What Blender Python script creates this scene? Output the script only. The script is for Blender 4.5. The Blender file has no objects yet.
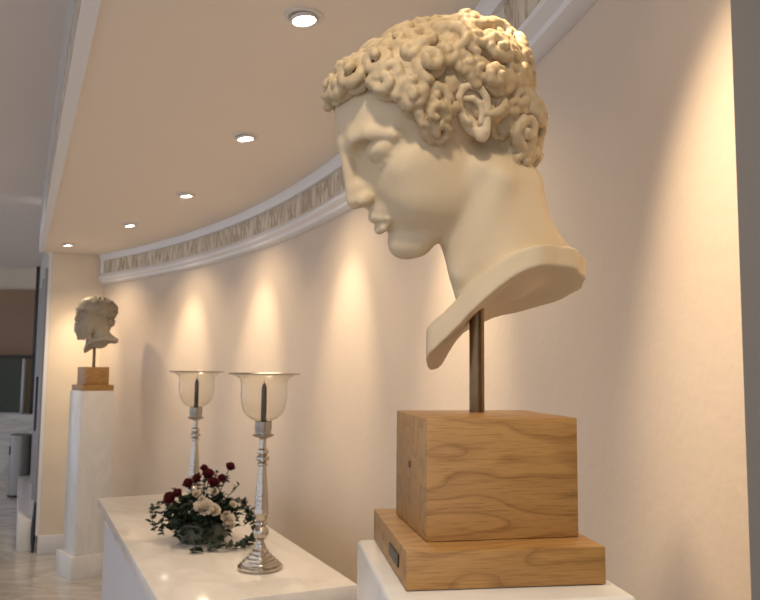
import bpy, bmesh, math, random
import numpy as np
from mathutils import Vector, Matrix

FULL = True
rnd = random.Random(7)
SC = bpy.context.scene
COL = SC.collection

# ------------------------------------------------------------------ helpers
def link(o, parent=None):
    COL.objects.link(o)
    if parent is not None:
        o.parent = parent
    return o

def empty(name, loc=(0, 0, 0), rz=0.0, label=None, cat=None, group=None):
    o = bpy.data.objects.new(name, None)
    o.empty_display_size = 0.05
    link(o)
    o.location = loc
    o.rotation_euler = (0, 0, rz)
    return tag(o, label, cat, group)

def tag(o, label=None, cat=None, group=None, kind=None):
    if label: o['label'] = label
    if cat: o['category'] = cat
    if group: o['group'] = group
    if kind: o['kind'] = kind
    return o

def bm_obj(name, bm, mat, parent=None, smooth=False, auto=None):
    me = bpy.data.meshes.new(name)
    bm.normal_update()
    bm.to_mesh(me); bm.free()
    if smooth:
        me.polygons.foreach_set('use_smooth', [True] * len(me.polygons))
    if auto is not None:
        me.polygons.foreach_set('use_smooth', [True] * len(me.polygons))
        me.set_sharp_from_angle(angle=math.radians(auto))
    me.materials.append(mat)
    return link(bpy.data.objects.new(name, me), parent)

def struct(o):
    o['kind'] = 'structure'
    return o

def add_box(bm, lo, hi, bevel=0.0, seg=2, M=None):
    r = bmesh.ops.create_cube(bm, size=1.0)
    vs = r['verts']
    c = [(a + b) / 2 for a, b in zip(lo, hi)]
    s = [b - a for a, b in zip(lo, hi)]
    for v in vs:
        v.co = Vector((c[0] + v.co.x * s[0], c[1] + v.co.y * s[1], c[2] + v.co.z * s[2]))
    es = set()
    for v in vs:
        for e in v.link_edges: es.add(e)
    if bevel > 0:
        r2 = bmesh.ops.bevel(bm, geom=list(es), offset=bevel, segments=seg, profile=0.5, affect='EDGES')
        vs = list({v for f in r2['faces'] for v in f.verts} | {v for v in vs if v.is_valid})
    if M is not None:
        bmesh.ops.transform(bm, matrix=M, verts=[v for v in vs if v.is_valid])
    return vs

def box(name, lo, hi, mat, parent=None, bevel=0.0, seg=2):
    bm = bmesh.new()
    add_box(bm, lo, hi, bevel, seg)
    return bm_obj(name, bm, mat, parent, auto=40 if bevel > 0 else None)

def lathe_bm(prof, seg=48, bm=None, c=(0, 0, 0), closed=False):
    bm = bm or bmesh.new()
    rings = []
    for r, z in prof:
        if r < 1e-6:
            rings.append([bm.verts.new((c[0], c[1], c[2] + z))])
        else:
            rings.append([bm.verts.new((c[0] + r * math.cos(2 * math.pi * i / seg),
                                        c[1] + r * math.sin(2 * math.pi * i / seg), c[2] + z)) for i in range(seg)])
    pairs = list(zip(rings[:-1], rings[1:]))
    if closed: pairs.append((rings[-1], rings[0]))
    for a, b in pairs:
        for i in range(seg):
            j = (i + 1) % seg
            if len(a) == 1 and len(b) == 1: continue
            if len(a) == 1: bm.faces.new((a[0], b[j], b[i]))
            elif len(b) == 1: bm.faces.new((a[i], a[j], b[0]))
            else: bm.faces.new((a[i], a[j], b[j], b[i]))
    return bm

def lathe(name, prof, mat, parent=None, seg=48, closed=False, auto=35):
    bm = lathe_bm(prof, seg, closed=closed)
    bmesh.ops.recalc_face_normals(bm, faces=bm.faces)
    return bm_obj(name, bm, mat, parent, auto=auto)

def tube_bm(bm, pts, rad, seg=8, cap=True):
    pts = [Vector(p) for p in pts]
    rads = rad if isinstance(rad, (list, tuple)) else [rad] * len(pts)
    up = Vector((0, 0, 1))
    rings = []
    prev = None
    for i, p in enumerate(pts):
        t = (pts[min(i + 1, len(pts) - 1)] - pts[max(i - 1, 0)]).normalized()
        if prev is None:
            n = t.cross(up)
            if n.length < 1e-3: n = t.cross(Vector((1, 0, 0)))
        else:
            n = prev - t * prev.dot(t)
        n.normalize(); prev = n
        b = t.cross(n)
        rings.append([bm.verts.new(p + (n * math.cos(2 * math.pi * k / seg) + b * math.sin(2 * math.pi * k / seg)) * rads[i]) for k in range(seg)])
    for a, b in zip(rings[:-1], rings[1:]):
        for k in range(seg):
            j = (k + 1) % seg
            bm.faces.new((a[k], a[j], b[j], b[k]))
    if cap:
        bm.faces.new(list(reversed(rings[0]))); bm.faces.new(rings[-1])
    return bm

# ------------------------------------------------------------------ materials
def srgb(r, g, b):
    f = lambda c: (c / 255 / 12.92) if c / 255 <= 0.04045 else ((c / 255 + 0.055) / 1.055) ** 2.4
    return (f(r), f(g), f(b), 1.0)

def new_mat(name):
    m = bpy.data.materials.new(name); m.use_nodes = True
    nt = m.node_tree
    bs = nt.nodes['Principled BSDF']
    return m, nt, bs

def mat_plain(name, col, rough=0.5, metal=0.0, bump=0.0, bscale=60, var=0.0, vscale=6, spec=None):
    m, nt, bs = new_mat(name)
    bs.inputs['Base Color'].default_value = col
    bs.inputs['Roughness'].default_value = rough
    bs.inputs['Metallic'].default_value = metal
    if spec is not None: bs.inputs['Specular IOR Level'].default_value = spec
    tc = nt.nodes.new('ShaderNodeTexCoord')
    if bump > 0:
        n = nt.nodes.new('ShaderNodeTexNoise'); n.inputs['Scale'].default_value = bscale; n.inputs['Detail'].default_value = 6
        b = nt.nodes.new('ShaderNodeBump'); b.inputs['Strength'].default_value = bump; b.inputs['Distance'].default_value = 0.01
        nt.links.new(tc.outputs['Object'], n.inputs['Vector']); nt.links.new(n.outputs['Fac'], b.inputs['Height'])
        nt.links.new(b.outputs['Normal'], bs.inputs['Normal'])
    if var > 0:
        n = nt.nodes.new('ShaderNodeTexNoise'); n.inputs['Scale'].default_value = vscale; n.inputs['Detail'].default_value = 5
        r = nt.nodes.new('ShaderNodeValToRGB')
        c0 = [max(0, c * (1 - var)) for c in col[:3]] + [1]; c1 = [min(1, c * (1 + var)) for c in col[:3]] + [1]
        r.color_ramp.elements[0].color = c0; r.color_ramp.elements[1].color = c1
        r.color_ramp.elements[0].position = 0.3; r.color_ramp.elements[1].position = 0.7
        nt.links.new(tc.outputs['Object'], n.inputs['Vector']); nt.links.new(n.outputs['Fac'], r.inputs['Fac'])
        nt.links.new(r.outputs['Color'], bs.inputs['Base Color'])
    return m

def mat_marble(name, base, vein, scale=2.0, rough=0.2, tiles=None, stretch=(1, 1, 1), vpos=(0.47, 0.53), rot=(0, 0, 0)):
    m, nt, bs = new_mat(name)
    tc = nt.nodes.new('ShaderNodeTexCoord'); mp = nt.nodes.new('ShaderNodeMapping')
    mp.inputs['Scale'].default_value = stretch; mp.inputs['Rotation'].default_value = rot
    nt.links.new(tc.outputs['Object'], mp.inputs['Vector'])
    n = nt.nodes.new('ShaderNodeTexNoise'); n.inputs['Scale'].default_value = scale; n.inputs['Detail'].default_value = 8
    n.inputs['Distortion'].default_value = 1.2; n.inputs['Roughness'].default_value = 0.6
    nt.links.new(mp.outputs['Vector'], n.inputs['Vector'])
    r = nt.nodes.new('ShaderNodeValToRGB'); cr = r.color_ramp
    cr.elements[0].position = vpos[0] - 0.12; cr.elements[0].color = base
    cr.elements[1].position = vpos[1] + 0.15; cr.elements[1].color = base
    e = cr.elements.new((vpos[0] + vpos[1]) / 2); e.color = vein
    e = cr.elements.new(vpos[0] - 0.03); e.color = [a * 0.6 + b * 0.4 for a, b in zip(base, vein)]
    e = cr.elements.new(vpos[1] + 0.03); e.color = [a * 0.93 for a in base[:3]] + [1]
    nt.links.new(n.outputs['Fac'], r.inputs['Fac'])
    out = r.outputs['Color']
    if tiles:
        br = nt.nodes.new('ShaderNodeTexBrick'); br.offset = 0.5
        br.inputs['Scale'].default_value = 1.0; br.inputs['Mortar Size'].default_value = 0.0025
        br.inputs['Brick Width'].default_value = tiles[0]; br.inputs['Row Height'].default_value = tiles[1]
        br.inputs['Color1'].default_value = (1, 1, 1, 1); br.inputs['Color2'].default_value = (0.86, 0.85, 0.84, 1)
        br.inputs['Mortar'].default_value = (0.45, 0.42, 0.38, 1)
        mp2 = nt.nodes.new('ShaderNodeMapping'); mp2.inputs['Rotation'].default_value = (0, 0, tiles[2])
        nt.links.new(tc.outputs['Object'], mp2.inputs['Vector']); nt.links.new(mp2.outputs['Vector'], br.inputs['Vector'])
        mx = nt.nodes.new('ShaderNodeMix'); mx.data_type = 'RGBA'; mx.blend_type = 'MULTIPLY'; mx.inputs['Factor'].default_value = 1
        nt.links.new(out, mx.inputs['A']); nt.links.new(br.outputs['Color'], mx.inputs['B'])
        out = mx.outputs['Result']
    nt.links.new(out, bs.inputs['Base Color'])
    bs.inputs['Roughness'].default_value = rough
    return m

def mat_oak(name, light, dark, seed=0.0, axis='x'):
    """flat-sawn oak: distorted growth rings stretched along one axis, with fine pores"""
    m, nt, bs = new_mat(name)
    tc = nt.nodes.new('ShaderNodeTexCoord')
    mp = nt.nodes.new('ShaderNodeMapping'); mp.inputs['Location'].default_value = (seed, seed * 0.37, seed * 0.71)
    mp.inputs['Scale'].default_value = (4.5, 14, 15) if axis == 'x' else (14, 4.5, 15)
    nt.links.new(tc.outputs['Object'], mp.inputs['Vector'])
    n0 = nt.nodes.new('ShaderNodeTexNoise'); n0.inputs['Scale'].default_value = 0.9; n0.inputs['Detail'].default_value = 2.0
    n0.inputs['Roughness'].default_value = 0.35
    nt.links.new(mp.outputs['Vector'], n0.inputs['Vector'])
    mul = nt.nodes.new('ShaderNodeMath'); mul.operation = 'MULTIPLY'; mul.inputs[1].default_value = 10.0
    nt.links.new(n0.outputs['Fac'], mul.inputs[0])
    fr = nt.nodes.new('ShaderNodeMath'); fr.operation = 'FRACT'; nt.links.new(mul.outputs[0], fr.inputs[0])
    r = nt.nodes.new('ShaderNodeValToRGB'); cr = r.color_ramp
    mid = [a * 0.72 + b * 0.28 for a, b in zip(light, dark)]
    cr.elements[0].position = 0.0; cr.elements[0].color = [a * .35 + b * .65 for a, b in zip(light, dark)]
    cr.elements[1].position = 1.0; cr.elements[1].color = mid
    e = cr.elements.new(0.22); e.color = light
    e = cr.elements.new(0.62); e.color = [a * .9 + b * .1 for a, b in zip(light, dark)]
    nt.links.new(fr.outputs[0], r.inputs['Fac'])
    # pores: long thin flecks
    mp2 = nt.nodes.new('ShaderNodeMapping')
    mp2.inputs['Scale'].default_value = (28, 520, 520) if axis == 'x' else (520, 28, 520)
    nt.links.new(tc.outputs['Object'], mp2.inputs['Vector'])
    n1 = nt.nodes.new('ShaderNodeTexNoise'); n1.inputs['Scale'].default_value = 1.0; n1.inputs['Detail'].default_value = 2
    nt.links.new(mp2.outputs['Vector'], n1.inputs['Vector'])
    r1 = nt.nodes.new('ShaderNodeValToRGB'); r1.color_ramp.elements[0].position = 0.34; r1.color_ramp.elements[1].position = 0.52
    r1.color_ramp.elements[0].color = (0.68, 0.6, 0.52, 1); r1.color_ramp.elements[1].color = (1, 1, 1, 1)
    nt.links.new(n1.outputs['Fac'], r1.inputs['Fac'])
    mx = nt.nodes.new('ShaderNodeMix'); mx.data_type = 'RGBA'; mx.blend_type = 'MULTIPLY'; mx.inputs['Factor'].default_value = 0.6
    nt.links.new(r.outputs['Color'], mx.inputs['A']); nt.links.new(r1.outputs['Color'], mx.inputs['B'])
    nt.links.new(mx.outputs['Result'], bs.inputs['Base Color'])
    bs.inputs['Roughness'].default_value = 0.42
    b = nt.nodes.new('ShaderNodeBump'); b.inputs['Strength'].default_value = 0.12; b.inputs['Distance'].default_value = 0.002
    nt.links.new(n1.outputs['Fac'], b.inputs['Height']); nt.links.new(b.outputs['Normal'], bs.inputs['Normal'])
    return m

def mat_sculpt(name, col, patina, amt=0.5):
    m, nt, bs = new_mat(name)
    tc = nt.nodes.new('ShaderNodeTexCoord')
    n = nt.nodes.new('ShaderNodeTexNoise'); n.inputs['Scale'].default_value = 9; n.inputs['Detail'].default_value = 7
    nt.links.new(tc.outputs['Object'], n.inputs['Vector'])
    r = nt.nodes.new('ShaderNodeValToRGB'); r.color_ramp.elements[0].position = 0.35; r.color_ramp.elements[1].position = 0.72
    r.color_ramp.elements[0].color = col; r.color_ramp.elements[1].color = [a * (1 - amt) + b * amt for a, b in zip(col, patina)]
    nt.links.new(n.outputs['Fac'], r.inputs['Fac']); nt.links.new(r.outputs['Color'], bs.inputs['Base Color'])
    n2 = nt.nodes.new('ShaderNodeTexNoise'); n2.inputs['Scale'].default_value = 160; n2.inputs['Detail'].default_value = 6
    nt.links.new(tc.outputs['Object'], n2.inputs['Vector'])
    b = nt.nodes.new('ShaderNodeBump'); b.inputs['Strength'].default_value = 0.10; b.inputs['Distance'].default_value = 0.003
    nt.links.new(n2.outputs['Fac'], b.inputs['Height']); nt.links.new(b.outputs['Normal'], bs.inputs['Normal'])
    bs.inputs['Roughness'].default_value = 0.55
    return m

M = {}
M['wall'] = mat_plain('wall_plaster', (0.68, 0.565, 0.45, 1), 0.55, bump=0.12, bscale=35, var=0.035, vscale=2.2)
M['pier'] = mat_plain('pier_plaster', (0.80, 0.69, 0.54, 1), 0.6, bump=0.10, bscale=45, var=0.05, vscale=3)
M['ceil'] = mat_plain('ceiling_paint', (0.88, 0.79, 0.69, 1), 0.7)
M['white'] = mat_plain('white_paint', (0.80, 0.79, 0.79, 1), 0.45)
M['daylitwhite'] = mat_plain('daylight_tinted_white', (0.84, 0.87, 0.93, 1), 0.45)  # white border with the bluish daylight tint painted into its colour
M['graypaint'] = mat_plain('grey_paint', (0.52, 0.49, 0.46, 1), 0.7)
M['uppceil'] = mat_plain('corridor_ceiling_paint', (0.80, 0.72, 0.66, 1), 0.7)
M['frieze'] = mat_marble('frieze_marble', (0.72, 0.65, 0.54, 1), (0.36, 0.28, 0.19, 1), 1.0, 0.25, stretch=(14, 14, 3.0))
M['floor'] = mat_marble('floor_marble', (0.70, 0.67, 0.62, 1), (0.50, 0.47, 0.43, 1), 1.3, 0.16, tiles=(1.2, 0.6, math.radians(25.5)), stretch=(1, 3, 1))
M['marble'] = mat_marble('pedestal_marble', (0.80, 0.785, 0.75, 1), (0.72, 0.71, 0.685, 1), 2.2, 0.25, stretch=(1.6, 1.6, 0.8))
M['tablemarble'] = mat_marble('table_marble', (0.82, 0.79, 0.75, 1), (0.73, 0.70, 0.655, 1), 1.5, 0.12, stretch=(2.2, 1, 1))
M['panelwhite'] = mat_plain('painted_panel', (0.70, 0.69, 0.72, 1), 0.5)
M['step'] = mat_marble('step_marble', (0.62, 0.60, 0.57, 1), (0.45, 0.43, 0.41, 1), 1.5, 0.3, stretch=(.6, 1, 3))
M['oak'] = mat_oak('oak_block', (0.46, 0.255, 0.085, 1), (0.215, 0.10, 0.031, 1), 3.1)
M['oak2'] = mat_oak('oak_plinth', (0.43, 0.235, 0.075, 1), (0.20, 0.095, 0.03, 1), 8.4)
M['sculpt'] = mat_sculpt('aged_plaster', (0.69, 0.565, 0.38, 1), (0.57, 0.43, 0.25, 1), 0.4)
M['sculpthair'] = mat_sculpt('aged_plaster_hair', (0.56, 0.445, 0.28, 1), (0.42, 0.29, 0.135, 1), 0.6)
M['stone'] = mat_sculpt('weathered_stone', (0.42, 0.37, 0.29, 1), (0.30, 0.25, 0.18, 1), 0.6)
M['bronze'] = mat_plain('bronze', (0.20, 0.13, 0.07, 1), 0.38, metal=0.85, bump=0.05, bscale=80, var=0.25, vscale=14)
M['plaque'] = mat_plain('dark_brass_plate', (0.05, 0.045, 0.035, 1), 0.35, metal=0.6)
M['knot'] = mat_plain('dark_plug', (0.12, 0.06, 0.03, 1), 0.6)
M['silver'] = mat_plain('antique_silver', (0.50, 0.46, 0.40, 1), 0.2, metal=1.0, bump=0.25, bscale=90)
M['pewter'] = mat_plain('dull_silver', (0.42, 0.39, 0.34, 1), 0.35, metal=0.9)
M['candle'] = mat_plain('dark_wax', (0.035, 0.028, 0.022, 1), 0.45)
M['wick'] = mat_plain('wick', (0.02, 0.02, 0.02, 1), 0.9)
M['leaf'] = mat_plain('ivy_leaf', (0.018, 0.036, 0.020, 1), 0.45, var=0.5, vscale=40)
M['leaf2'] = mat_plain('pale_leaf', (0.10, 0.13, 0.05, 1), 0.5, var=0.3, vscale=40)
M['stem'] = mat_plain('vine_stem', (0.07, 0.06, 0.03, 1), 0.6)
M['red'] = mat_plain('red_petal', (0.14, 0.016, 0.024, 1), 0.6, var=0.3, vscale=60)
M['cream'] = mat_plain('cream_petal', (0.70, 0.62, 0.50, 1), 0.6, var=0.08, vscale=60)
M['bowl'] = mat_plain('grey_green_bowl', (0.12, 0.125, 0.10, 1), 0.55, bump=0.5, bscale=70, var=0.3, vscale=20)
M['steel'] = mat_plain('brushed_steel', (0.27, 0.26, 0.25, 1), 0.38, metal=0.9)
M['black'] = mat_plain('black_metal', (0.02, 0.022, 0.024, 1), 0.45)
M['greymetal'] = mat_plain('grey_metal', (0.40, 0.40, 0.41, 1), 0.4, metal=0.3)
M['piershade'] = mat_plain('pier_shade_grey', (0.17, 0.16, 0.15, 1), 0.6)  # shade on the near pier's face, put into its base colour
M['brown'] = mat_plain('brown_panel', (0.26, 0.155, 0.085, 1), 0.5, var=0.06, vscale=3)
M['cream_wall'] = mat_plain('cream_wall', (0.60, 0.53, 0.42, 1), 0.6)
M['plastic'] = mat_plain('white_plastic', (0.78, 0.76, 0.72, 1), 0.4)
M['ring'] = mat_plain('lamp_ring', (0.75, 0.73, 0.70, 1), 0.35)

def mat_glass(name, col=(1, 1, 1, 1), rough=0.0, thin=True, tint=0.0):
    m, nt, bs = new_mat(name)
    nt.nodes.remove(bs)
    out = nt.nodes['Material Output']
    g = nt.nodes.new('ShaderNodeBsdfGlossy'); g.inputs['Roughness'].default_value = 0.03
    t = nt.nodes.new('ShaderNodeBsdfTransparent'); t.inputs['Color'].default_value = col
    lw = nt.nodes.new('ShaderNodeLayerWeight'); lw.inputs['Blend'].default_value = 0.5
    pw = nt.nodes.new('ShaderNodeMath'); pw.operation = 'POWER'; pw.inputs[1].default_value = 4.0
    f = nt.nodes.new('ShaderNodeMath'); f.operation = 'MULTIPLY_ADD'; f.inputs[1].default_value = 0.7; f.inputs[2].default_value = 0.02
    nt.links.new(lw.outputs['Facing'], pw.inputs[0]); nt.links.new(pw.outputs[0], f.inputs[0])
    mx = nt.nodes.new('ShaderNodeMixShader')
    nt.links.new(f.outputs[0], mx.inputs[0]); nt.links.new(t.outputs[0], mx.inputs[1]); nt.links.new(g.outputs[0], mx.inputs[2])
    nt.links.new(mx.outputs[0], out.inputs['Surface'])
    return m
M['glass'] = mat_glass('clear_glass', (0.955, 0.95, 0.93, 1))
M['tealglass'] = mat_glass('balustrade_glass', (0.55, 0.63, 0.58, 1))
def mat_emit(name, col, s):
    m, nt, bs = new_mat(name)
    bs.inputs['Base Color'].default_value = (0.8, 0.8, 0.8, 1)
    bs.inputs['Emission Color'].default_value = col; bs.inputs['Emission Strength'].default_value = s
    return m
M['lamp'] = mat_emit('halogen_lamp', (1, 0.93, 0.82, 1), 14.0)

# ------------------------------------------------------------------ SDF sculpting
class Frame:
    def __init__(s, R=None, t=(0, 0, 0)):
        s.R = np.eye(3) if R is None else np.array(R, float)   # columns = axes
        s.t = np.array(t, float)
    def w(s, p): return s.R @ np.array(p, float) + s.t

class Vol:
    def __init__(s, lo, hi, h):
        s.lo = np.array(lo, float); s.h = h
        s.n = np.ceil((np.array(hi) - s.lo) / h).astype(int) + 1
        s.D = np.full(tuple(s.n), 4.0, np.float32)
        s.ax = [(s.lo[i] + h * np.arange(s.n[i])).astype(np.float32) for i in range(3)]
    def sl(s, c, r):
        a = np.maximum(np.floor((c - r - s.lo) / s.h).astype(int), 0)
        b = np.minimum(np.ceil((c + r - s.lo) / s.h).astype(int) + 1, s.n)
        if np.any(b <= a): return None
        return tuple(slice(i, j) for i, j in zip(a, b))
    def local(s, sl, F):
        x = s.ax[0][sl[0]][:, None, None] - F.t[0]; y = s.ax[1][sl[1]][None, :, None] - F.t[1]; z = s.ax[2][sl[2]][None, None, :] - F.t[2]
        R = F.R.astype(np.float32)
        return (R[0, 0] * x + R[1, 0] * y + R[2, 0] * z, R[0, 1] * x + R[1, 1] * y + R[2, 1] * z, R[0, 2] * x + R[1, 2] * y + R[2, 2] * z)
    def op(s, sl, d, k, mode):
        A = s.D[sl]
        if mode == 'add':
            if k > 0:
                hh = np.maximum(k - np.abs(A - d), 0) / k
                s.D[sl] = np.minimum(A, d) - hh * hh * hh * k / 6
            else: s.D[sl] = np.minimum(A, d)
        else:
            d = -d
            if k > 0:
                hh = np.maximum(k - np.abs(A - d), 0) / k
                s.D[sl] = np.maximum(A, d) + hh * hh * hh * k / 6
            else: s.D[sl] = np.maximum(A, d)
    def ell(s, F, c, r, k=0.0, mode='add', R=None):
        r = np.array(r, float); cw = F.w(c)
        sl = s.sl(cw, r.max() + k * 1.5 + 2 * s.h)
        if sl is None: return
        RR = F.R if R is None else F.R @ R
        x, y, z = s.local(sl, Frame(RR, cw))
        k0 = np.sqrt((x / r[0]) ** 2 + (y / r[1]) ** 2 + (z / r[2]) ** 2) + 1e-5
        k1 = np.sqrt((x / r[0] ** 2) ** 2 + (y / r[1] ** 2) ** 2 + (z / r[2] ** 2) ** 2) + 1e-5
        s.op(sl, k0 * (k0 - 1) / k1, k, mode)
    def cap(s, F, a, b, ra, rb, k=0.0, mode='add'):
        a = F.w(a); b = F.w(b)
        c = (a + b) / 2; L = np.linalg.norm(b - a)
        sl = s.sl(c, L / 2 + max(ra, rb) + k * 1.5 + 2 * s.h)
        if sl is None: return
        x, y, z = s.local(sl, Frame(None, a))
        d = (b - a); t = np.clip((x * d[0] + y * d[1] + z * d[2]) / max(L * L, 1e-9), 0, 1)
        q = np.sqrt((x - t * d[0]) ** 2 + (y - t * d[1]) ** 2 + (z - t * d[2]) ** 2) - (ra + (rb - ra) * t)
        s.op(sl, q, k, mode)
    def chain(s, F, pts, rads, k=0.0, mode='add'):
        for i in range(len(pts) - 1): s.cap(F, pts[i], pts[i + 1], rads[i], rads[i + 1], k, mode)

def surface_net(D, lo, h):
    """naive surface nets: one vertex per crossed cell, one quad per crossed grid edge"""
    n = np.array(D.shape); S = D < 0
    c = [S[:-1, :-1, :-1], S[1:, :-1, :-1], S[:-1, 1:, :-1], S[1:, 1:, :-1], S[:-1, :-1, 1:], S[1:, :-1, 1:], S[:-1, 1:, 1:], S[1:, 1:, 1:]]
    cnt = sum(a.astype(np.int8) for a in c)
    I = np.argwhere((cnt > 0) & (cnt < 8))
    off = np.array([[0, 0, 0], [1, 0, 0], [0, 1, 0], [1, 1, 0], [0, 0, 1], [1, 0, 1], [0, 1, 1], [1, 1, 1]])
    V = np.stack([D[I[:, 0] + o[0], I[:, 1] + o[1], I[:, 2] + o[2]] for o in off], 1).astype(float)
    acc = np.zeros((len(I), 3)); w = np.zeros(len(I))
    for a, b in [(0, 1), (2, 3), (4, 5), (6, 7), (0, 2), (1, 3), (4, 6), (5, 7), (0, 4), (1, 5), (2, 6), (3, 7)]:
        m = (V[:, a] < 0) != (V[:, b] < 0)
        t = np.where(m, V[:, a] / np.where(m, V[:, a] - V[:, b], 1), 0)
        acc += m[:, None] * (off[a] + t[:, None] * (off[b] - off[a])); w += m
    P = lo + h * (I + acc / w[:, None])
    idx = -np.ones(tuple(n - 1), np.int64); idx[I[:, 0], I[:, 1], I[:, 2]] = np.arange(len(I))
    quads = []
    for ax in range(3):
        u, v = (ax + 1) % 3, (ax + 2) % 3
        s0 = [slice(None)] * 3; s1 = [slice(None)] * 3
        s0[ax] = slice(0, -1); s1[ax] = slice(1, None)
        A = S[tuple(s0)]; B = S[tuple(s1)]
        E = np.argwhere(A != B)
        E = E[(E[:, u] > 0) & (E[:, v] > 0) & (E[:, u] < n[u] - 1) & (E[:, v] < n[v] - 1)]
        flip = A[E[:, 0], E[:, 1], E[:, 2]]
        def g(du, dv):
            q = E.copy(); q[:, u] -= du; q[:, v] -= dv
            return idx[q[:, 0], q[:, 1], q[:, 2]]
        q = np.stack([g(1, 1), g(0, 1), g(0, 0), g(1, 0)], 1)
        q[~flip] = q[~flip][:, ::-1]
        quads.append(q)
    Q = np.concatenate(quads); Q = Q[(Q >= 0).all(1)]
    return P, Q

def vol_obj(name, vol, mat, parent, scale, F=None, relax=0):
    P, Q = surface_net(vol.D, vol.lo, vol.h)
    for _ in range(relax):
        acc = np.zeros_like(P); w = np.zeros(len(P))
        for i in range(4):
            a = Q[:, i]; b = Q[:, (i + 1) % 4]
            for k in range(3):
                acc[:, k] += np.bincount(a, P[b, k], len(P)) + np.bincount(b, P[a, k], len(P))
            w += np.bincount(a, minlength=len(P)) + np.bincount(b, minlength=len(P))
        P = P * 0.5 + 0.5 * acc / np.maximum(w, 1)[:, None]
    P = P * scale
    me = bpy.data.meshes.new(name)
    me.vertices.add(len(P)); me.vertices.foreach_set('co', P.astype(np.float32).ravel())
    me.loops.add(len(Q) * 4); me.loops.foreach_set('vertex_index', Q.astype(np.int32).ravel())
    me.polygons.add(len(Q))
    me.polygons.foreach_set('loop_start', np.arange(0, len(Q) * 4, 4, dtype=np.int32))
    me.polygons.foreach_set('use_smooth', np.ones(len(Q), bool))
    me.update(calc_edges=True); me.validate()
    me.materials.append(mat)
    return link(bpy.data.objects.new(name, me), parent)

def head_frame(t, yaw, pitch, roll):
    """columns: forward, left, up of the head, in the bust's frame (x = bust front, y = its left, z up)"""
    Rz = Matrix.Rotation(yaw, 3, 'Z'); Ry = Matrix.Rotation(pitch, 3, 'Y'); Rx = Matrix.Rotation(roll, 3, 'X')
    return Frame(np.array(Rz @ Ry @ Rx), t)

def sculpt_face(v, F, old=False):
    E, C = v.ell, v.cap
    E(F, (-1.3, 0, 3.2), (9.2, 7.1, 5.9))
    E(F, (3.2, 0, 3.6), (5.9, 6.0, 5.6), 1.5)
    E(F, (2.8, 0, -2.0), (6.3, 5.7, 6.4), 1.5)
    E(F, (3.2, 0, -5.2), (5.6, 4.9, 3.9), 1.5)
    E(F, (7.7, 0, -8.0), (1.9, 2.1, 1.75), 1.5)
    for s in (1, -1):
        C(F, (-0.2, s * 4.5, -4.6), (7.0, s * 1.4, -8.5), 1.5, 1.2, 1.8)
        E(F, (5.0, s * 4.3, -1.1), (2.6, 1.5, 1.8), 2.5)
        E(F, (5.9, s * 2.9, -3.6), (2.6, 2.5, 3.2), 2.0)
        E(F, (3.6, s * 3.4, -4.4), (3.0, 2.0, 3.4), 2.0)
    # brows
    for s in (1, -1):
        v.chain(F, [(8.95, s * 0.8, 2.8), (8.6, s * 2.3, 3.05), (7.8, s * 4.0, 2.95), (6.3, s * 5.2, 1.9)], [0.45, 0.36, 0.32, 0.2], 2.0)
    # eye sockets
    for s in (1, -1):
        E(F, (9.2, s * 3.15, 1.5), (2.2, 1.85, 1.3), 0.45, 'sub')
    # nose
    C(F, (7.9, 0, 2.6), (8.9, 0, -1.0), 0.85, 1.0, 0.5)
    C(F, (8.9, 0, 3.3), (10.35, 0, -0.9), 0.82, 0.66, 0.7)
    C(F, (10.25, 0, -0.9), (10.7, 0, -2.0), 0.66, 0.78, 0.5)
    E(F, (8.9, 0, -1.6), (1.9, 1.35, 1.5), 0.9)
    for s in (1, -1):
        E(F, (10.0, s * 1.05, -2.3), (0.95, 0.62, 0.66), 0.35)
    C(F, (10.9, 0, -2.45), (9.6, 0, -2.95), 0.42, 0.4, 0.3)
    for s in (1, -1):
        E(F, (10.35, s * 0.52, -3.02), (0.5, 0.26, 0.5), 0.12, 'sub')
    # mouth region
    E(F, (8.1, 0, -4.3), (1.75, 2.2, 1.7), 1.2)
    v.chain(F, [(9.05, 2.0, -5.0), (9.5, 1.0, -4.6), (9.72, 0.35, -4.38), (9.65, 0, -4.48), (9.72, -0.35, -4.38), (9.5, -1.0, -4.6), (9.05, -2.0, -5.0)],
            [0.14, 0.28, 0.34, 0.32, 0.34, 0.28, 0.14], 0.5)
    v.chain(F, [(8.95, 1.7, -5.3), (9.5, 0.9, -5.65), (9.7, 0, -5.75), (9.5, -0.9, -5.65), (8.95, -1.7, -5.3)], [0.14, 0.36, 0.43, 0.36, 0.14], 0.5)
    v.chain(F, [(9.3, 2.15, -5.1), (10.1, 1.0, -5.05), (10.45, 0, -5.08), (10.1, -1.0, -5.05), (9.3, -2.15, -5.1)], [0.12, 0.13, 0.13, 0.13, 0.12], 0.18, 'sub')
    C(F, (10.35, 0, -3.2), (10.45, 0, -3.95), 0.2, 0.26, 0.4, 'sub')
    E(F, (10.0, 0, -6.75), (0.8, 1.3, 0.42), 0.7, 'sub')
    # eyes
    for s in (1, -1):
        E(F, (6.85, s * 3.05, 0.95), (1.5, 1.85, 1.35), 0.3)
        E(F, (6.95, s * 3.05, 1.3), (1.6, 1.95, 1.2), 0.3)
        v.chain(F, [(7.75, s * 1.6, 0.35), (8.0, s * 2.5, -0.1), (8.0, s * 3.3, -0.2), (7.6, s * 4.1, 0.0), (7.0, s * 4.75, 0.35)], [0.1, 0.14, 0.15, 0.14, 0.1], 0.5)
        if old:
            E(F, (8.9, s * 2.6, -0.6), (0.9, 1.2, 0.5), 0.7, 'sub')

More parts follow.
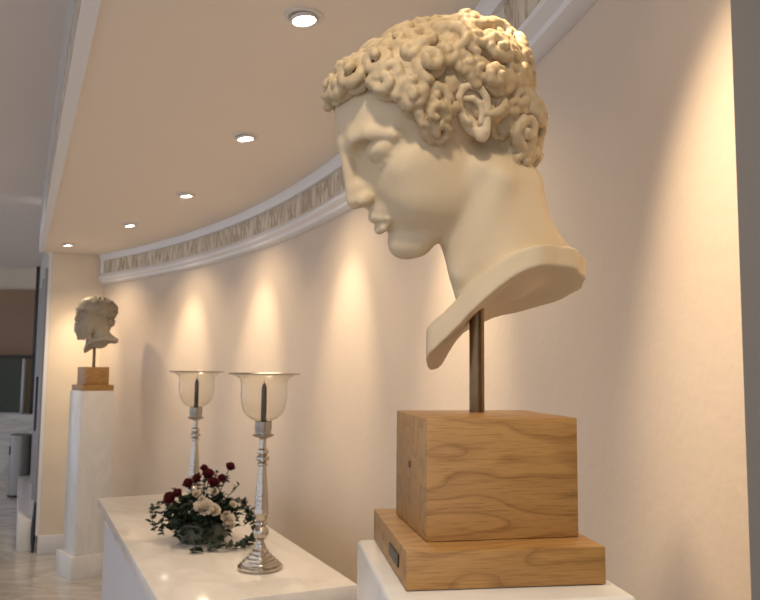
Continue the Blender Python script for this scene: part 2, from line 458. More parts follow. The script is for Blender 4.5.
def sculpt_ear(v, F, s):
    e = lambda x, z, o: (-0.9 + x * .86, s * (6.45 + o * .9), 0.4 + z * .84)
    v.ell(F, e(-0.5, 0.3, 0.0), (1.7, 0.9, 2.6))
    v.ell(F, e(-0.35, 0.15, 1.0), (1.15, 0.8, 1.75), 0.3, 'sub')
    v.chain(F, [e(0.7, 0.3, 0.35), e(0.95, 1.3, 0.55), e(0.75, 2.3, 0.8), e(0.0, 3.0, 1.0), e(-1.0, 2.95, 1.15), e(-1.75, 2.2, 1.2), e(-2.0, 1.1, 1.2), e(-1.75, -0.1, 1.05), e(-1.2, -1.2, 0.9), e(-0.5, -2.2, 0.75)],
            [0.2, 0.3, 0.34, 0.36, 0.38, 0.38, 0.36, 0.34, 0.36, 0.5], 0.15)
    v.ell(F, e(-0.1, -2.35, 0.55), (0.75, 0.5, 0.75), 0.3)
    v.chain(F, [e(0.2, 2.0, 0.7), e(-0.7, 1.5, 0.95), e(-1.1, 0.7, 1.0), e(-0.95, -0.3, 0.95), e(-0.35, -1.15, 0.85)], [0.26, 0.3, 0.32, 0.3, 0.3], 0.2)
    v.ell(F, e(0.75, -0.35, 0.55), (0.4, 0.45, 0.6), 0.25)
    v.ell(F, e(0.15, 0.0, 0.9), (0.55, 0.7, 0.55), 0.1, 'sub')

CAPC = np.array([-1.15, 0, 3.35]); CAPR = np.array([9.95, 7.4, 6.1])
def hair_line(p):
    """lowest z the hair reaches at a spot of the head"""
    x, y, z = p; ay = abs(y)
    if x > 5.8: return 6.6 - 0.012 * ay * ay
    if x > 3.6: return 6.4 - (5.8 - x) * 1.6
    if x > 1.6: return 0.9
    if x > -2.9: return 4.0 if ay > 4 else -9
    if x > -5.0: return -4.4
    return -5.6

def sculpt_hair(v, F, seed=3, n=200, rc=(1.15, 1.75), strand=0.56, short=False):
    rg = random.Random(seed)
    v.ell(F, CAPC, CAPR)
    # cut the cap back along the hairline
    v.ell(F, (8.2, 0, -2.2), (6.2, 9.5, 9.0), 0.4, 'sub')
    v.ell(F, (-0.4, 7.6, 0.0), (2.3, 2.6, 2.9), 0.4, 'sub'); v.ell(F, (-0.4, -7.6, 0.0), (2.3, 2.6, 2.9), 0.4, 'sub')
    v.ell(F, (2.5, 0, -9.5), (9.0, 12, 8.0), 0.4, 'sub')
    NC = np.array([-4.8, 0, -1.6]); NR = np.array([4.7, 5.9, 5.2])
    v.ell(F, NC, NR * 0.97, 0.5)
    pts = []
    for i in range(64):
        zz = 1 - 2 * (i + 0.5) / 64; rr = math.sqrt(1 - zz * zz); d = np.array([rr * math.cos(2.4 * i), rr * math.sin(2.4 * i), zz])
        p = NC + d * NR
        if p[0] > -4.0 or p[2] > 1.0 or p[2] < -5.6: continue
        pts.append((p, (p - NC) / NR ** 2))
    ga = math.pi * (3 - math.sqrt(5))
    N = n
    for i in range(N):
        zz = 1 - 2 * (i + 0.5) / N; rr = math.sqrt(1 - zz * zz); a = ga * i
        d = np.array([rr * math.cos(a), rr * math.sin(a), zz])
        d += np.array([rg.uniform(-1, 1) for _ in range(3)]) * 0.05
        d /= np.linalg.norm(d)
        p = CAPC + d * CAPR
        hl = hair_line(p)
        if p[2] < hl + 0.5: continue
        pts.append((p, d))
    # extra locks right along the hairline
    for ay in np.linspace(-5.6, 5.6, 10):
        x = math.sqrt(max(0, 1 - (ay / 7.4) ** 2 - ((6.9 - 3.35) / 6.1) ** 2)) * 9.95 - 1.15
        p = np.array([x + 0.1, ay, 7.1 - 0.014 * ay * ay]); pts.append((p, (p - CAPC) / CAPR ** 2 * 80))
    for s in (1, -1):
        for q in ((3.6, 4.2), (2.4, 2.2), (4.7, 5.6), (2.5, 0.9), (-3.2, 0.4), (-3.4, -1.8), (-5.2, -3.4), (-3.8, 2.6)):
            yy = math.sqrt(max(0.05, 1 - ((q[0] + 1.15) / 9.95) ** 2 - ((q[1] - 3.35) / 6.1) ** 2)) * 7.4
            p = np.array([q[0], s * yy, q[1]]); pts.append((p, (p - CAPC) / CAPR ** 2 * 80))
    for p, d in pts:
        low = p[2] < 0.5 and p[0] < -3
        nrm = (p - NC) / NR ** 2 if low else (p - CAPC) / CAPR ** 2; nrm /= np.linalg.norm(nrm)
        t1 = np.cross(nrm, [rg.uniform(-1, 1), rg.uniform(-1, 1), rg.uniform(-1, 1)]); t1 /= np.linalg.norm(t1)
        t2 = np.cross(nrm, t1)
        if rg.random() < 0.5: t2 = -t2
        R0 = rg.uniform(*rc); st = strand * rg.uniform(0.85, 1.2)
        if short: lift = 0.15
        else: lift = rg.uniform(0.0, 1.0)
        front = p[0] > 4
        if not short and 0.0 < p[0] < 8 and p[2] > 5: lift += 0.55; p = p + nrm * 0.35
        if front and not short: lift += 0.5
        kind = rg.random()
        if not short: v.ell(F, p + nrm * (lift * 0.5 - 0.3), (R0 * 0.88, R0 * 0.88, 0.75), 0.2, R=np.stack([t1, t2, nrm], 1))
        q = []; rr = []
        if kind < 0.68:
            turns = rg.uniform(1.15, 1.6); m = 12
            for i in range(m + 1):
                f = i / m; th = f * turns * 2 * math.pi
                r_ = R0 * (1 - 0.78 * f ** 0.9)
                q.append(p + t1 * r_ * math.cos(th) + t2 * r_ * math.sin(th) + nrm * (lift * 0.5 + 0.15 + (0.35 + lift * 0.5) * f))
                rr.append(st * (1.0 - 0.25 * f))
        else:
            m = 8
            for i in range(m + 1):
                f = i / m; th = f * 1.25 * math.pi
                r_ = R0 * 0.95
                q.append(p + t1 * r_ * math.cos(th) + t2 * r_ * math.sin(th) * 0.8 + nrm * (lift * 0.5 + 0.45 * math.sin(f * math.pi)))
                rr.append(st * (1.35 - 0.8 * f))
        v.chain(F, q, rr, 0.12)
    X = v.ax[0][:, None, None]; Y = v.ax[1][None, :, None]; Z = v.ax[2][None, None, :]
    v.D += np.float32(0.07) * (np.sin(2.9 * X + 1.7 * Y + 0.6 * Z) * np.sin(2.3 * Y - 1.9 * Z + 1.1 * X) + 0.5 * np.sin(5.3 * Z + 3.1 * X) * np.sin(4.7 * X - 4.1 * Y))

def poly_sdf(px, py, poly):
    d = np.full(px.shape, 1e9); inside = np.zeros(px.shape, bool)
    n = len(poly)
    for i in range(n):
        ax, ay = poly[i]; bx, by = poly[(i + 1) % n]
        ex, ey = bx - ax, by - ay
        t = np.clip(((px - ax) * ex + (py - ay) * ey) / (ex * ex + ey * ey), 0, 1)
        d = np.minimum(d, (px - ax - t * ex) ** 2 + (py - ay - t * ey) ** 2)
        c = ((ay > py) != (by > py)) & (px < (bx - ax) * (py - ay) / (by - ay + 1e-12) + ax)
        inside ^= c
    return np.where(inside, -1, 1) * np.sqrt(d)

def catmull(P, n=8):
    P = [np.array(p, float) for p in P]; out = []
    m = len(P)
    for i in range(m):
        a, b, c, d = P[i - 1], P[i], P[(i + 1) % m], P[(i + 2) % m]
        for j in range(n):
            t = j / n
            out.append(0.5 * ((2 * b) + (c - a) * t + (2 * a - 5 * b + 4 * c - d) * t * t + (3 * b - a - 3 * c + d) * t ** 3))
    return np.array(out)

def sculpt_shell(v, rim, inner, thick=1.6, k=2.2, chip=True):
    """the curved slab the neck is cut off with: rim = closed 3D outline, inner = points it passes through"""
    R = catmull(rim, 8)
    P = np.vstack([R[::2], np.array(inner, float)])
    def U(r2): return np.where(r2 > 1e-9, r2 * np.log(np.maximum(r2, 1e-9)) * 0.5, 0)
    A = P[:, :2]; K = U(((A[:, None] - A[None]) ** 2).sum(2)) + np.eye(len(P)) * 0.3
    Q = np.c_[np.ones(len(P)), A]; L = np.zeros((len(P) + 3,) * 2); L[:len(P), :len(P)] = K; L[:len(P), len(P):] = Q; L[len(P):, :len(P)] = Q.T
    w = np.linalg.solve(L, np.r_[P[:, 2], 0, 0, 0])
    X, Y = np.meshgrid(v.ax[0], v.ax[1], indexing='ij'); X = X.astype(float); Y = Y.astype(float)
    S = w[-3] + w[-2] * X + w[-1] * Y
    for i in range(len(P)): S += w[i] * U((X - A[i, 0]) ** 2 + (Y - A[i, 1]) ** 2)
    gx, gy = np.gradient(S, v.h); g = np.sqrt(1 + np.minimum(gx * gx + gy * gy, 9))
    O = poly_sdf(X, Y, R[:, :2])
    if chip: O = O + 0.2 * np.sin(X * 0.9 + Y * 1.3) * np.sin(Y * 0.8 - X * 0.5)
    Z = v.ax[2][None, None, :]
    a = (np.abs(Z - S[:, :, None]) / g[:, :, None] - thick / 2).astype(np.float32); b = O.astype(np.float32)[:, :, None]
    kk = 0.25; hh = np.maximum(kk - np.abs(a - b), 0) / kk
    d = np.maximum(a, b) + hh ** 3 * kk / 6
    v.op((slice(None),) * 3, d, k, 'add')
    return S, O

# ------------------------------------------------------------------ camera
F_PX = 750.0
EYE = Vector((0, 0, 1.6)); PITCH = math.atan(69 / F_PX); ROLL = 0.0093
cam = bpy.data.cameras.new('camera'); co = link(bpy.data.objects.new('camera', cam))
cam.sensor_width = 36; cam.sensor_fit = 'HORIZONTAL'; cam.lens = 36 * F_PX / 760
fw = Vector((0, math.cos(PITCH), math.sin(PITCH))); u0 = Vector((0, -math.sin(PITCH), math.cos(PITCH))); r0 = Vector((1, 0, 0))
rt = r0 * math.cos(ROLL) + u0 * math.sin(ROLL); up = u0 * math.cos(ROLL) - r0 * math.sin(ROLL)
Mx = Matrix((rt, up, -fw)).transposed().to_4x4(); Mx.translation = EYE
co.matrix_world = Mx
cam.clip_start = 0.02
cam.dof.use_dof = True; cam.dof.focus_distance = 0.98; cam.dof.aperture_fstop = 14.0
SC.camera = co

# ------------------------------------------------------------------ the room
CX, CY, RL = -8.407, 0.02, 8.43          # centre of the lamp arc, its radius
RW = 8.95                                 # radius of the curved wall
HC, HU = 2.60, 3.08                       # room ceiling, corridor ceiling
def arc(R, y):                            # point of an arc at a given y
    return CX + math.sqrt(R * R - (y - CY) ** 2)
dirn = Vector((-0.4314, 0.9022, 0)).normalized()      # along the straight ceiling edge
nrm_ = Vector((dirn.y, -dirn.x, 0))                   # towards the curved wall
def ang(y, R=RW): return math.asin((y - CY) / R)
def arc_pts(R, a0, a1, n):
    return [(CX + R * math.cos(a0 + (a1 - a0) * i / n), CY + R * math.sin(a0 + (a1 - a0) * i / n)) for i in range(n + 1)]
A0, A1 = ang(-1.2), ang(6.80)

# curved wall (with thickness)
bm = bmesh.new()
inn = arc_pts(RW, A0, A1, 96); outp = arc_pts(RW + 0.15, A0, A1, 96)
iv = [[bm.verts.new((x, y, z)) for z in (0, HC)] for x, y in inn]; ov = [[bm.verts.new((x, y, z)) for z in (0, HC)] for x, y in outp]
for i in range(96):
    bm.faces.new((iv[i][0], iv[i][1], iv[i + 1][1], iv[i + 1][0])); bm.faces.new((ov[i][0], ov[i + 1][0], ov[i + 1][1], ov[i][1]))
    bm.faces.new((iv[i][0], iv[i + 1][0], ov[i + 1][0], ov[i][0])); bm.faces.new((iv[i][1], ov[i][1], ov[i + 1][1], iv[i + 1][1]))
w = struct(bm_obj('wall_right', bm, M['wall'], smooth=False, auto=30))

# straight edge of the ceiling
E0 = Vector((-0.772, 1.972, 0))
def edge(t, off=0.0, z=0.0): 
    p = E0 + dirn * t + nrm_ * off; return Vector((p.x, p.y, z))
T_END = (Vector((-2.87, 6.45, 0)) - E0).dot(dirn)
# where the edge meets the curved wall behind the camera
T_BEG = -3.1
bm = bmesh.new()
poly = []
rowe = []; roww = []
NN = 60
for i in range(NN + 1):
    y = -0.80 + (6.60 + 0.80) * i / NN
    t = (y - E0.y) / dirn.y
    e = edge(t)
    roww.append((arc(RW + 0.05, y), y)); rowe.append((min(e.x, roww[-1][0] - 0.001), y))
# beyond: triangle to the pier line is closed by the last row
for z0, z1 in ((HC, HC + 0.03),):
    va = [[bm.verts.new((p[0], p[1], z)) for z in (z0, z1)] for p in rowe]; vb = [[bm.verts.new((p[0], p[1], z)) for z in (z0, z1)] for p in roww]
    for i in range(NN):
        bm.faces.new((va[i][0], va[i + 1][0], vb[i + 1][0], vb[i][0])); bm.faces.new((va[i][1], vb[i][1], vb[i + 1][1], va[i + 1][1]))
    # last strip up to y=6.95 bounded by wall
    e1 = [bm.verts.new((-3.05, 6.95, z)) for z in (z0, z1)]; e2 = [bm.verts.new((arc(RW + .05, 6.95), 6.95, z)) for z in (z0, z1)]
    bm.faces.new((va[NN][0], e1[0], e2[0], vb[NN][0])); bm.faces.new((va[NN][1], vb[NN][1], e2[1], e1[1]))
struct(bm_obj('ceiling', bm, M['ceil']))

# tray edge: white border strip, marble frieze, upper grey band
def strip(name, t0, t1, offs, zs, mat):
    """closed profile (off, z) swept along the straight edge"""
    bm = bmesh.new()
    a = [bm.verts.new(edge(t0, o, z)) for o, z in zip(offs, zs)]; b = [bm.verts.new(edge(t1, o, z)) for o, z in zip(offs, zs)]
    n = len(a)
    for i in range(n): bm.faces.new((a[i], a[(i + 1) % n], b[(i + 1) % n], b[i]))
    bm.faces.new(a[::-1]); bm.faces.new(b)
    bmesh.ops.recalc_face_normals(bm, faces=bm.faces)
    return struct(bm_obj(name, bm, mat))
TF = (Vector((-2.30, 4.95, 0)) - E0).dot(dirn)
strip('trim_1', T_BEG, T_END + 0.12, [0.0, -0.047, -0.047, 0.0], [HC - 0.006, HC - 0.006, HC + 0.005, HC + 0.005], M['daylitwhite'])
strip('trim_2', T_BEG, TF, [-0.046, -0.0, -0.0, -0.046], [HC + 0.0055, HC + 0.0055, HC + 0.185, HC + 0.185], M['frieze'])
strip('trim_3', T_BEG, T_END + 0.1, [-0.047, 0.0, 0.0, -0.047], [HC + 0.1855, HC + 0.1855, HU, HU], M['graypaint'])
strip('trim_4', TF + 0.002, T_END + 0.1, [-0.046, -0.0, -0.0, -0.046], [HC + 0.0055, HC + 0.0055, HC + 0.185, HC + 0.185], M['white'])

# corridor ceiling (upper)
bm = bmesh.new()
pts = [edge(T_BEG, 0.02), edge(T_END + 0.1, 0.02), Vector((-4.9, 11.5, 0)), Vector((-9, 11.5, 0)), Vector((-9, -2.5, 0)), Vector((1.5, -2.5, 0))]
lo = [bm.verts.new((p.x, p.y, HU)) for p in pts]; hi = [bm.verts.new((p.x, p.y, HU + .05)) for p in pts]
bm.faces.new(lo); bm.faces.new(hi[::-1])
for i in range(len(pts)): bm.faces.new((lo[i], hi[i], hi[(i + 1) % len(pts)], lo[(i + 1) % len(pts)]))
bmesh.ops.recalc_face_normals(bm, faces=bm.faces)
struct(bm_obj('ceiling', bm, M['uppceil']))

# floor
bm = bmesh.new(); add_box(bm, (-9, -2.5, -0.05), (1.6, 11.4, 0.0)); struct(bm_obj('floor', bm, M['floor']))

# cornice along the curved wall: one swept moulding + marble frieze inset
def sweep_arc(name, prof, a0, a1, mat, n=110, auto=25):
    bm = bmesh.new(); rings = []
    for i in range(n + 1):
        a = a0 + (a1 - a0) * i / n
        rings.append([bm.verts.new((CX + R * math.cos(a), CY + R * math.sin(a), z)) for R, z in prof])
    m = len(prof)
    for r1, r2 in zip(rings[:-1], rings[1:]):
        for j in range(m): bm.faces.new((r1[j], r1[(j + 1) % m], r2[(j + 1) % m], r2[j]))
    bm.faces.new(rings[0][::-1]); bm.faces.new(rings[-1])
    bmesh.ops.recalc_face_normals(bm, faces=bm.faces)
    return struct(bm_obj(name, bm, mat, auto=auto))
RC = RL + 0.465
CA0 = ang(-1.1, RC); CA1 = math.asin((6.688 - CY) / RC)
RWi = RW - 0.0005
sweep_arc('trim_5', [(RWi, HC - .001), (RC - .01, HC - .001), (RC - .005, HC - .03), (RC + .008, HC - .052), (RWi, HC - .052)], CA0, CA1, M['white'])
sweep_arc('trim_6', [(RWi, HC - .0525), (RC + .022, HC - .0525), (RC + .022, HC - .1675), (RWi, HC - .1675)], CA0, CA1 - .006, M['frieze'])
sweep_arc('trim_7', [(RWi, HC - .168), (RC + .022, HC - .168), (RC - .014, HC - .206), (RC - .014, HC - .222), (RC + .012, HC - .236), (RC + .014, HC - .25), (RC + .04, HC - .262), (RWi, HC - .262)], CA0, CA1, M['white'])
# white end frame of the cornice
sweep_arc('trim_8', [(RWi, HC - .053), (RC + .006, HC - .053), (RC + .006, HC - .1675), (RWi, HC - .1675)], CA1 - .0058, CA1, M['white'], n=2)

# far pier: wall end facing the camera
P0 = Vector((-2.885, 6.55, 0)); pe = Vector((0.9022, 0.4314, 0)); pn = Vector((-0.4314, 0.9022, 0))
def pier_box(name, u0_, u1_, v0, v1, z0, z1, mat, parent=None, bevel=0.0):
    bm = bmesh.new(); add_box(bm, (u0_, v0, z0), (u1_, v1, z1), bevel)
    T = Matrix.Translation(P0) @ Matrix.Rotation(math.atan2(pe.y, pe.x), 4, 'Z')
    bm.transform(T)
    return bm_obj(name, bm, mat, parent, auto=40 if bevel else None)
struct(pier_box('wall_back', 0.0, 0.62, 0.02, 0.3, 0, HC - 0.001, M['pier']))
struct(pier_box('baseboard_back', -0.012, 0.60, -0.005, 0.02, 0, 0.155, M['marble'], bevel=0.003))
# side of the pier running away down the corridor, metal and glass fronted
struct(pier_box('wall_left', -0.012, 0.03, 0.3005, 4.9, 0, HU - .001, M['graypaint']))
struct(pier_box('trim_9', -0.03, -0.001, 0.02, 0.06, 0.156, HU - 0.002, M['white']))
struct(pier_box('baseboard_left', -0.17, -0.0125, 0.16, 4.4, 0, 0.26, M['marble'], bevel=0.003))

# near pier at the right margin of the view
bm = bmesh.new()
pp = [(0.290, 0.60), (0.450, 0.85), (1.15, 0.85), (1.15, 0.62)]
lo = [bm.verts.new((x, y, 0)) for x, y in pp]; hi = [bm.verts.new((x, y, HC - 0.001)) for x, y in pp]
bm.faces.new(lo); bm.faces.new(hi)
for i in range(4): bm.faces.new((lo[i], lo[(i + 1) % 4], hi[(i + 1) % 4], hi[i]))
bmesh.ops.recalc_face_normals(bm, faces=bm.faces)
struct(bm_obj('wall_front', bm, M['piershade']))

# raised landing at the far end of the corridor
struct(box('wall_landing', (-8.8, 10.9, 0.0), (-4.9, 11.35, 0.9), M['step']))
struct(box('baseboard_landing', (-8.8, 10.87, 0.0), (-4.9, 10.899, 0.2), M['step']))
struct(box('wall_far', (-9.0, 11.36, 0.0), (1.6, 11.5, HU - .001), M['cream_wall']))
t = empty('wall_panelling', (-6.5, 11.3, .905), label='brown wood wall panel on the far landing behind the glass balustrade', cat='panel')
box('panel', (-2.3, 0.0, 0.0), (1.3, 0.045, 1.84), M['brown'], t)
t = empty('glass_balustrade', (-6.5, 11.0, 0.9005), label='glass balustrade with a dark handrail on the far marble landing', cat='balustrade')
box('glass_pane', (-2.2, -0.006, 0.02), (1.29, 0.006, 0.80), M['tealglass'], t)
box('handrail', (-2.2, -0.03, 0.80), (1.40, 0.03, 0.85), M['black'], t, bevel=0.008)
box('post', (1.292, -0.02, 0.0), (1.33, 0.02, 0.80), M['greymetal'], t, bevel=0.004)
box('base_channel', (-2.2, -0.02, 0.0), (1.29, 0.02, 0.0198), M['greymetal'], t)
t = empty('door_frame', (-5.22, 10.98, 0.9005), label='tall black metal door frame standing at the end of the far balustrade', cat='door frame')
box('post', (0.12, 0.06, 0.0), (0.2, 0.14, 2.17), M['black'], t, bevel=0.006)
box('door_leaf', (0.205, 0.06, 0.0), (0.30, 0.12, 1.75), M['black'], t, bevel=0.006)

# glazed metal cupboard doors along the corridor side wall
side = empty('metal_door', tuple(P0), math.atan2(pe.y, pe.x), 'grey metal framed door on the side of the far cream pier', 'door')
for v0, v1, nm in ((0.36, 0.40, 'frame_upright'), (1.3, 1.34, 'frame_upright'), (2.4, 2.44, 'frame_upright')):
    box(nm, (-0.05, v0, 0.2605), (-0.0125, v1, 2.5), M['greymetal'], side, bevel=0.004)
box('door_panel', (-0.03, 0.40, 0.2605), (-0.0125, 1.30, 2.5), M['panelwhite'], side)
box('door_panel', (-0.03, 1.34, 0.2605), (-0.0125, 2.40, 2.5), M['panelwhite'], side)
box('handle', (-0.075, 0.55, 1.0), (-0.055, 0.58, 1.5), M['black'], side, bevel=0.004)

# small dark bag-like door stop at the foot of the pier
bm = bmesh.new()
tube_bm(bm, [(-0.045, 0.10, 0.0005), (-0.045, 0.10, 0.10), (-0.042, 0.105, 0.2), (-0.04, 0.11, 0.3), (-0.04, 0.115, 0.42)], [0.012, 0.018, 0.024, 0.02, 0.008], 12)
bm.transform(Matrix.Translation(P0) @ Matrix.Rotation(math.atan2(pe.y, pe.x), 4, 'Z'))
tag(bm_obj('floor_stand', bm, M['black'], auto=40), 'small black stand in the gap between far pier and marble skirting', 'stand')

# wall socket on the pier
skt = empty('wall_socket', tuple(P0), math.atan2(pe.y, pe.x), 'small white wall socket low on the far pier beside the tall pedestal', 'socket')
box('cover_plate', (0.225, 0.006, 0.225), (0.30, 0.0195, 0.325), M['plastic'], skt, bevel=0.003)
box('socket_face', (0.24, 0.002, 0.245), (0.285, 0.0058, 0.305), M['plastic'], skt, bevel=0.002)

# litter bin
b = empty('litter_bin', (-4.43, 9.42, 0.0), label='round brushed steel litter bin with a side opening, standing in the corridor', cat='bin')
bm = bmesh.new(); lathe_bm([(0, 0.03), (0.122, 0.03), (0.122, 0.70), (0.126, 0.705), (0.126, 0.745), (0.118, 0.755), (0, 0.755)], 40, bm)
bmesh.ops.recalc_face_normals(bm, faces=bm.faces)
bm_obj('body', bm, M['steel'], b, auto=35)
lathe('base_ring', [(0, 0.0), (0.127, 0.0), (0.127, 0.0298), (0, 0.0298)], M['black'], b)
bm = bmesh.new(); add_box(bm, (-0.035, -0.002, -0.055), (0.035, 0.012, 0.055), 0.012, 3)
bm.transform(Matrix.Rotation(math.radians(-62), 4, 'Z') @ Matrix.Translation((0, -0.128, 0.56)))
bm_obj('opening', bm, M['black'], b, auto=40)

# ------------------------------------------------------------------ recessed lamps
warm = (1.0, 0.78, 0.52)
lamps = [(-0.225, 2.055), (-0.59, 3.172), (-1.131, 4.275), (-1.765, 5.209), (-2.57, 6.10), (0.0, 0.86)]
names = ['round recessed ceiling lamp nearest the big curly head', 'second recessed ceiling lamp along the arc from the big head',
         'middle lamp of the row of recessed ceiling lamps', 'recessed ceiling lamp second from the far pier',
         'recessed ceiling lamp right in front of the far pier', None]
for (x, y), lb in zip(lamps, names):
    a = math.atan2(y - CY, x - CX)
    e = None
    if lb: e = empty('recessed_lamp', (x, y, HC), a, lb, 'ceiling lamp', 'recessed lamps in the curved ceiling')
    if lb:
     lathe('trim_ring', [(0.040, -0.0005), (0.056, -0.0005), (0.056, -0.005), (0.051, -0.007), (0.044, -0.006), (0.040, -0.002)], M['ring'], e, 40, closed=True)
     # tilted lamp capsule that hangs slightly out of the ring, facing the wall
     bm = bmesh.new(); lathe_bm([(0.0, 0.004), (0.034, 0.004), (0.037, 0.0), (0.037, -0.010), (0.034, -0.010), (0.030, -0.004)], 32, bm)
     bmesh.ops.recalc_face_normals(bm, faces=bm.faces)
     bm.transform(Matrix.Translation((0, 0, -0.006)) @ Matrix.Rotation(math.radians(-8), 4, 'Y'))
     bm_obj('lamp_housing', bm, M['ring'], e, auto=35)
     bm = bmesh.new(); lathe_bm([(0.030, -0.0045), (0.018, -0.0085), (0.0, -0.010)], 32, bm)
     bmesh.ops.recalc_face_normals(bm, faces=bm.faces)
     bm.transform(Matrix.Translation((0, 0, -0.006)) @ Matrix.Rotation(math.radians(-8), 4, 'Y'))
     bm_obj('lamp_lens', bm, M['lamp'], e, smooth=True)
    L = bpy.data.lights.new('halogen_spot', 'SPOT'); L.energy = 23 if lb else 40; L.color = warm; L.spot_size = math.radians(50 if lb else 43); L.spot_blend = 1.0; L.shadow_soft_size = 0.025
    lo_ = link(bpy.data.objects.new('halogen_spot', L)); lo_.location = (x, y, HC - 0.035)
    outw = Vector((math.cos(a), math.sin(a), 0))
    tilt = math.radians(28.5)
    aim = Vector((math.cos(a + 0.2), math.sin(a + 0.2), 0))
    if y > 6: aim = Vector((-0.05, 1, 0)).normalized()      # this one is turned to the pier
    if not lb: aim = Vector((0.97, 0.22, 0)); tilt = math.radians(30)
    d = aim * math.sin(tilt) + Vector((0, 0, -math.cos(tilt)))
    lo_.rotation_euler = d.to_track_quat('-Z', 'Y').to_euler()
    L2 = bpy.data.lights.new('halogen_spill', 'SPOT'); L2.energy = 13 if lb else 2.0; L2.color = warm; L2.spot_size = math.radians(120); L2.spot_blend = 0.9; L2.shadow_soft_size = 0.03
    l2 = link(bpy.data.objects.new('halogen_spill', L2)); l2.location = (x, y, HC - 0.035)
    d = outw * math.sin(math.radians(12)) + Vector((0, 0, -1))
    l2.rotation_euler = d.to_track_quat('-Z', 'Y').to_euler()

L = bpy.data.lights.new('corridor_downlight', 'SPOT'); L.energy = 44; L.color = (1.0, 0.83, 0.62); L.spot_size = math.radians(75); L.spot_blend = 0.8; L.shadow_soft_size = 0.10
lo_ = link(bpy.data.objects.new('corridor_downlight', L)); lo_.location = (-0.06, -0.32, HU - 0.04)
lo_.rotation_euler = (Vector((0.2, 1.0, 1.6)) - lo_.location).to_track_quat('-Z', 'Y').to_euler()

# ------------------------------------------------------------------ marble table
ta = math.atan2(-0.903, 0.43)
tb = empty('marble_table', (-1.496, 4.087, 0), math.atan2(0.43, 0.903), 'long white marble topped console table along the curved wall', 'table')
# local: x = across towards the wall (0.903,0.43), y = away; the top runs from y=0 to y=-2.03
box('tabletop', (0.0, -2.03, 0.85), (0.62, 0.0, 0.90), M['tablemarble'], tb, bevel=0.004)
box('side_panel', (0.035, -1.99, 0.0), (0.075, -0.035, 0.8495), M['panelwhite'], tb, bevel=0.002)
box('side_panel', (0.545, -1.99, 0.0), (0.585, -0.035, 0.8495), M['panelwhite'], tb, bevel=0.002)
box('end_panel', (0.0755, -0.075, 0.0), (0.5445, -0.035, 0.8495), M['panelwhite'], tb, bevel=0.002)
box('end_panel', (0.0755, -1.99, 0.0), (0.5445, -1.95, 0.8495), M['panelwhite'], tb, bevel=0.002)

# ------------------------------------------------------------------ candlesticks
def candlestick(loc, label, clabel):
    t = empty('candlestick', loc, 0, label, 'candlestick', 'silver candlesticks on the marble table')
    lathe('base', [(0, 0.002), (0.072, 0.0), (0.078, 0.004), (0.079, 0.012), (0.070, 0.015), (0.071, 0.020), (0.064, 0.023), (0.062, 0.030), (0.053, 0.033), (0.052, 0.040), (0.042, 0.043), (0.040, 0.052), (0.030, 0.056), (0.029, 0.066), (0.021, 0.072), (0.016, 0.09), (0.0, 0.09)], M['silver'], t, 48)
    lathe('stem', [(0, 0.0902), (0.013, 0.0902), (0.012, 0.104), (0.020, 0.110), (0.027, 0.125), (0.028, 0.135), (0.024, 0.147), (0.015, 0.156), (0.022, 0.162), (0.022, 0.168), (0.016, 0.174),
                   (0.021, 0.182), (0.022, 0.196), (0.026, 0.202), (0.024, 0.209), (0.024, 0.225), (0.021, 0.28), (0.017, 0.33), (0.0135, 0.372), (0.019, 0.378), (0.019, 0.384), (0.013, 0.39), (0.024, 0.398), (0.024, 0.408),
                   (0.014, 0.415), (0.021, 0.424), (0.020, 0.434), (0.012, 0.44), (0.011, 0.472), (0.016, 0.478), (0, 0.478)], M['silver'], t, 40)
    lathe('candle_cup', [(0, 0.4782), (0.018, 0.4782), (0.037, 0.486), (0.039, 0.491), (0.028, 0.495), (0.028, 0.503), (0.030, 0.508), (0.030, 0.534), (0.031, 0.54), (0.026, 0.54), (0.026, 0.505), (0, 0.505)], M['pewter'], t, 40)
    # hurricane glass: bell shape with a wide flared lip, real wall thickness
    outer = [(0.026, 0.5402), (0.045, 0.548), (0.062, 0.562), (0.074, 0.582), (0.081, 0.61), (0.083, 0.64), (0.082, 0.67), (0.083, 0.688), (0.089, 0.70), (0.104, 0.710), (0.125, 0.716)]
    inner = [(r - 0.0025 if r > 0.1 else r - 0.0022, z + (0.0022 if r > 0.095 or z < 0.56 else 0)) for r, z in outer]
    bm = lathe_bm(outer + inner[::-1], 56, closed=True)
    bmesh.ops.recalc_face_normals(bm, faces=bm.faces)
    sh = bm_obj('glass_shade', bm, M['glass'], t, smooth=True)
    lathe('rim', [(0.1245, 0.7155), (0.1275, 0.7165), (0.1285, 0.7195), (0.126, 0.7215), (0.1235, 0.7195)], M['silver'], sh, 56, closed=True)
    for ob in [o for o in bpy.data.objects if o.parent == t or (o.parent and o.parent.parent == t)]:
        ob.data.transform(Matrix.Diagonal((1, 1, 0.945, 1)))
    c = empty('taper_candle', (loc[0], loc[1], loc[2] + 0.4785), 0, clabel, 'candle', 'dark candles inside the glass shades')
    lathe('wax', [(0, 0.0), (0.0105, 0.0), (0.0095, 0.150), (0.004, 0.166), (0, 0.168)], M['candle'], c, 20)
    lathe('wick', [(0, 0.1682), (0.001, 0.1682), (0.001, 0.178), (0, 0.178)], M['wick'], c, 8)
candlestick((-0.411, 2.70, 0.9005), 'silver candlestick with a glass shade, in front of the flowers on the marble table', 'dark candle in the glass shade of the nearer candlestick')
candlestick((-0.87, 3.60, 0.9005), 'silver candlestick with a glass shade, standing behind the flowers on the marble table', 'dark candle in the glass shade of the farther candlestick')

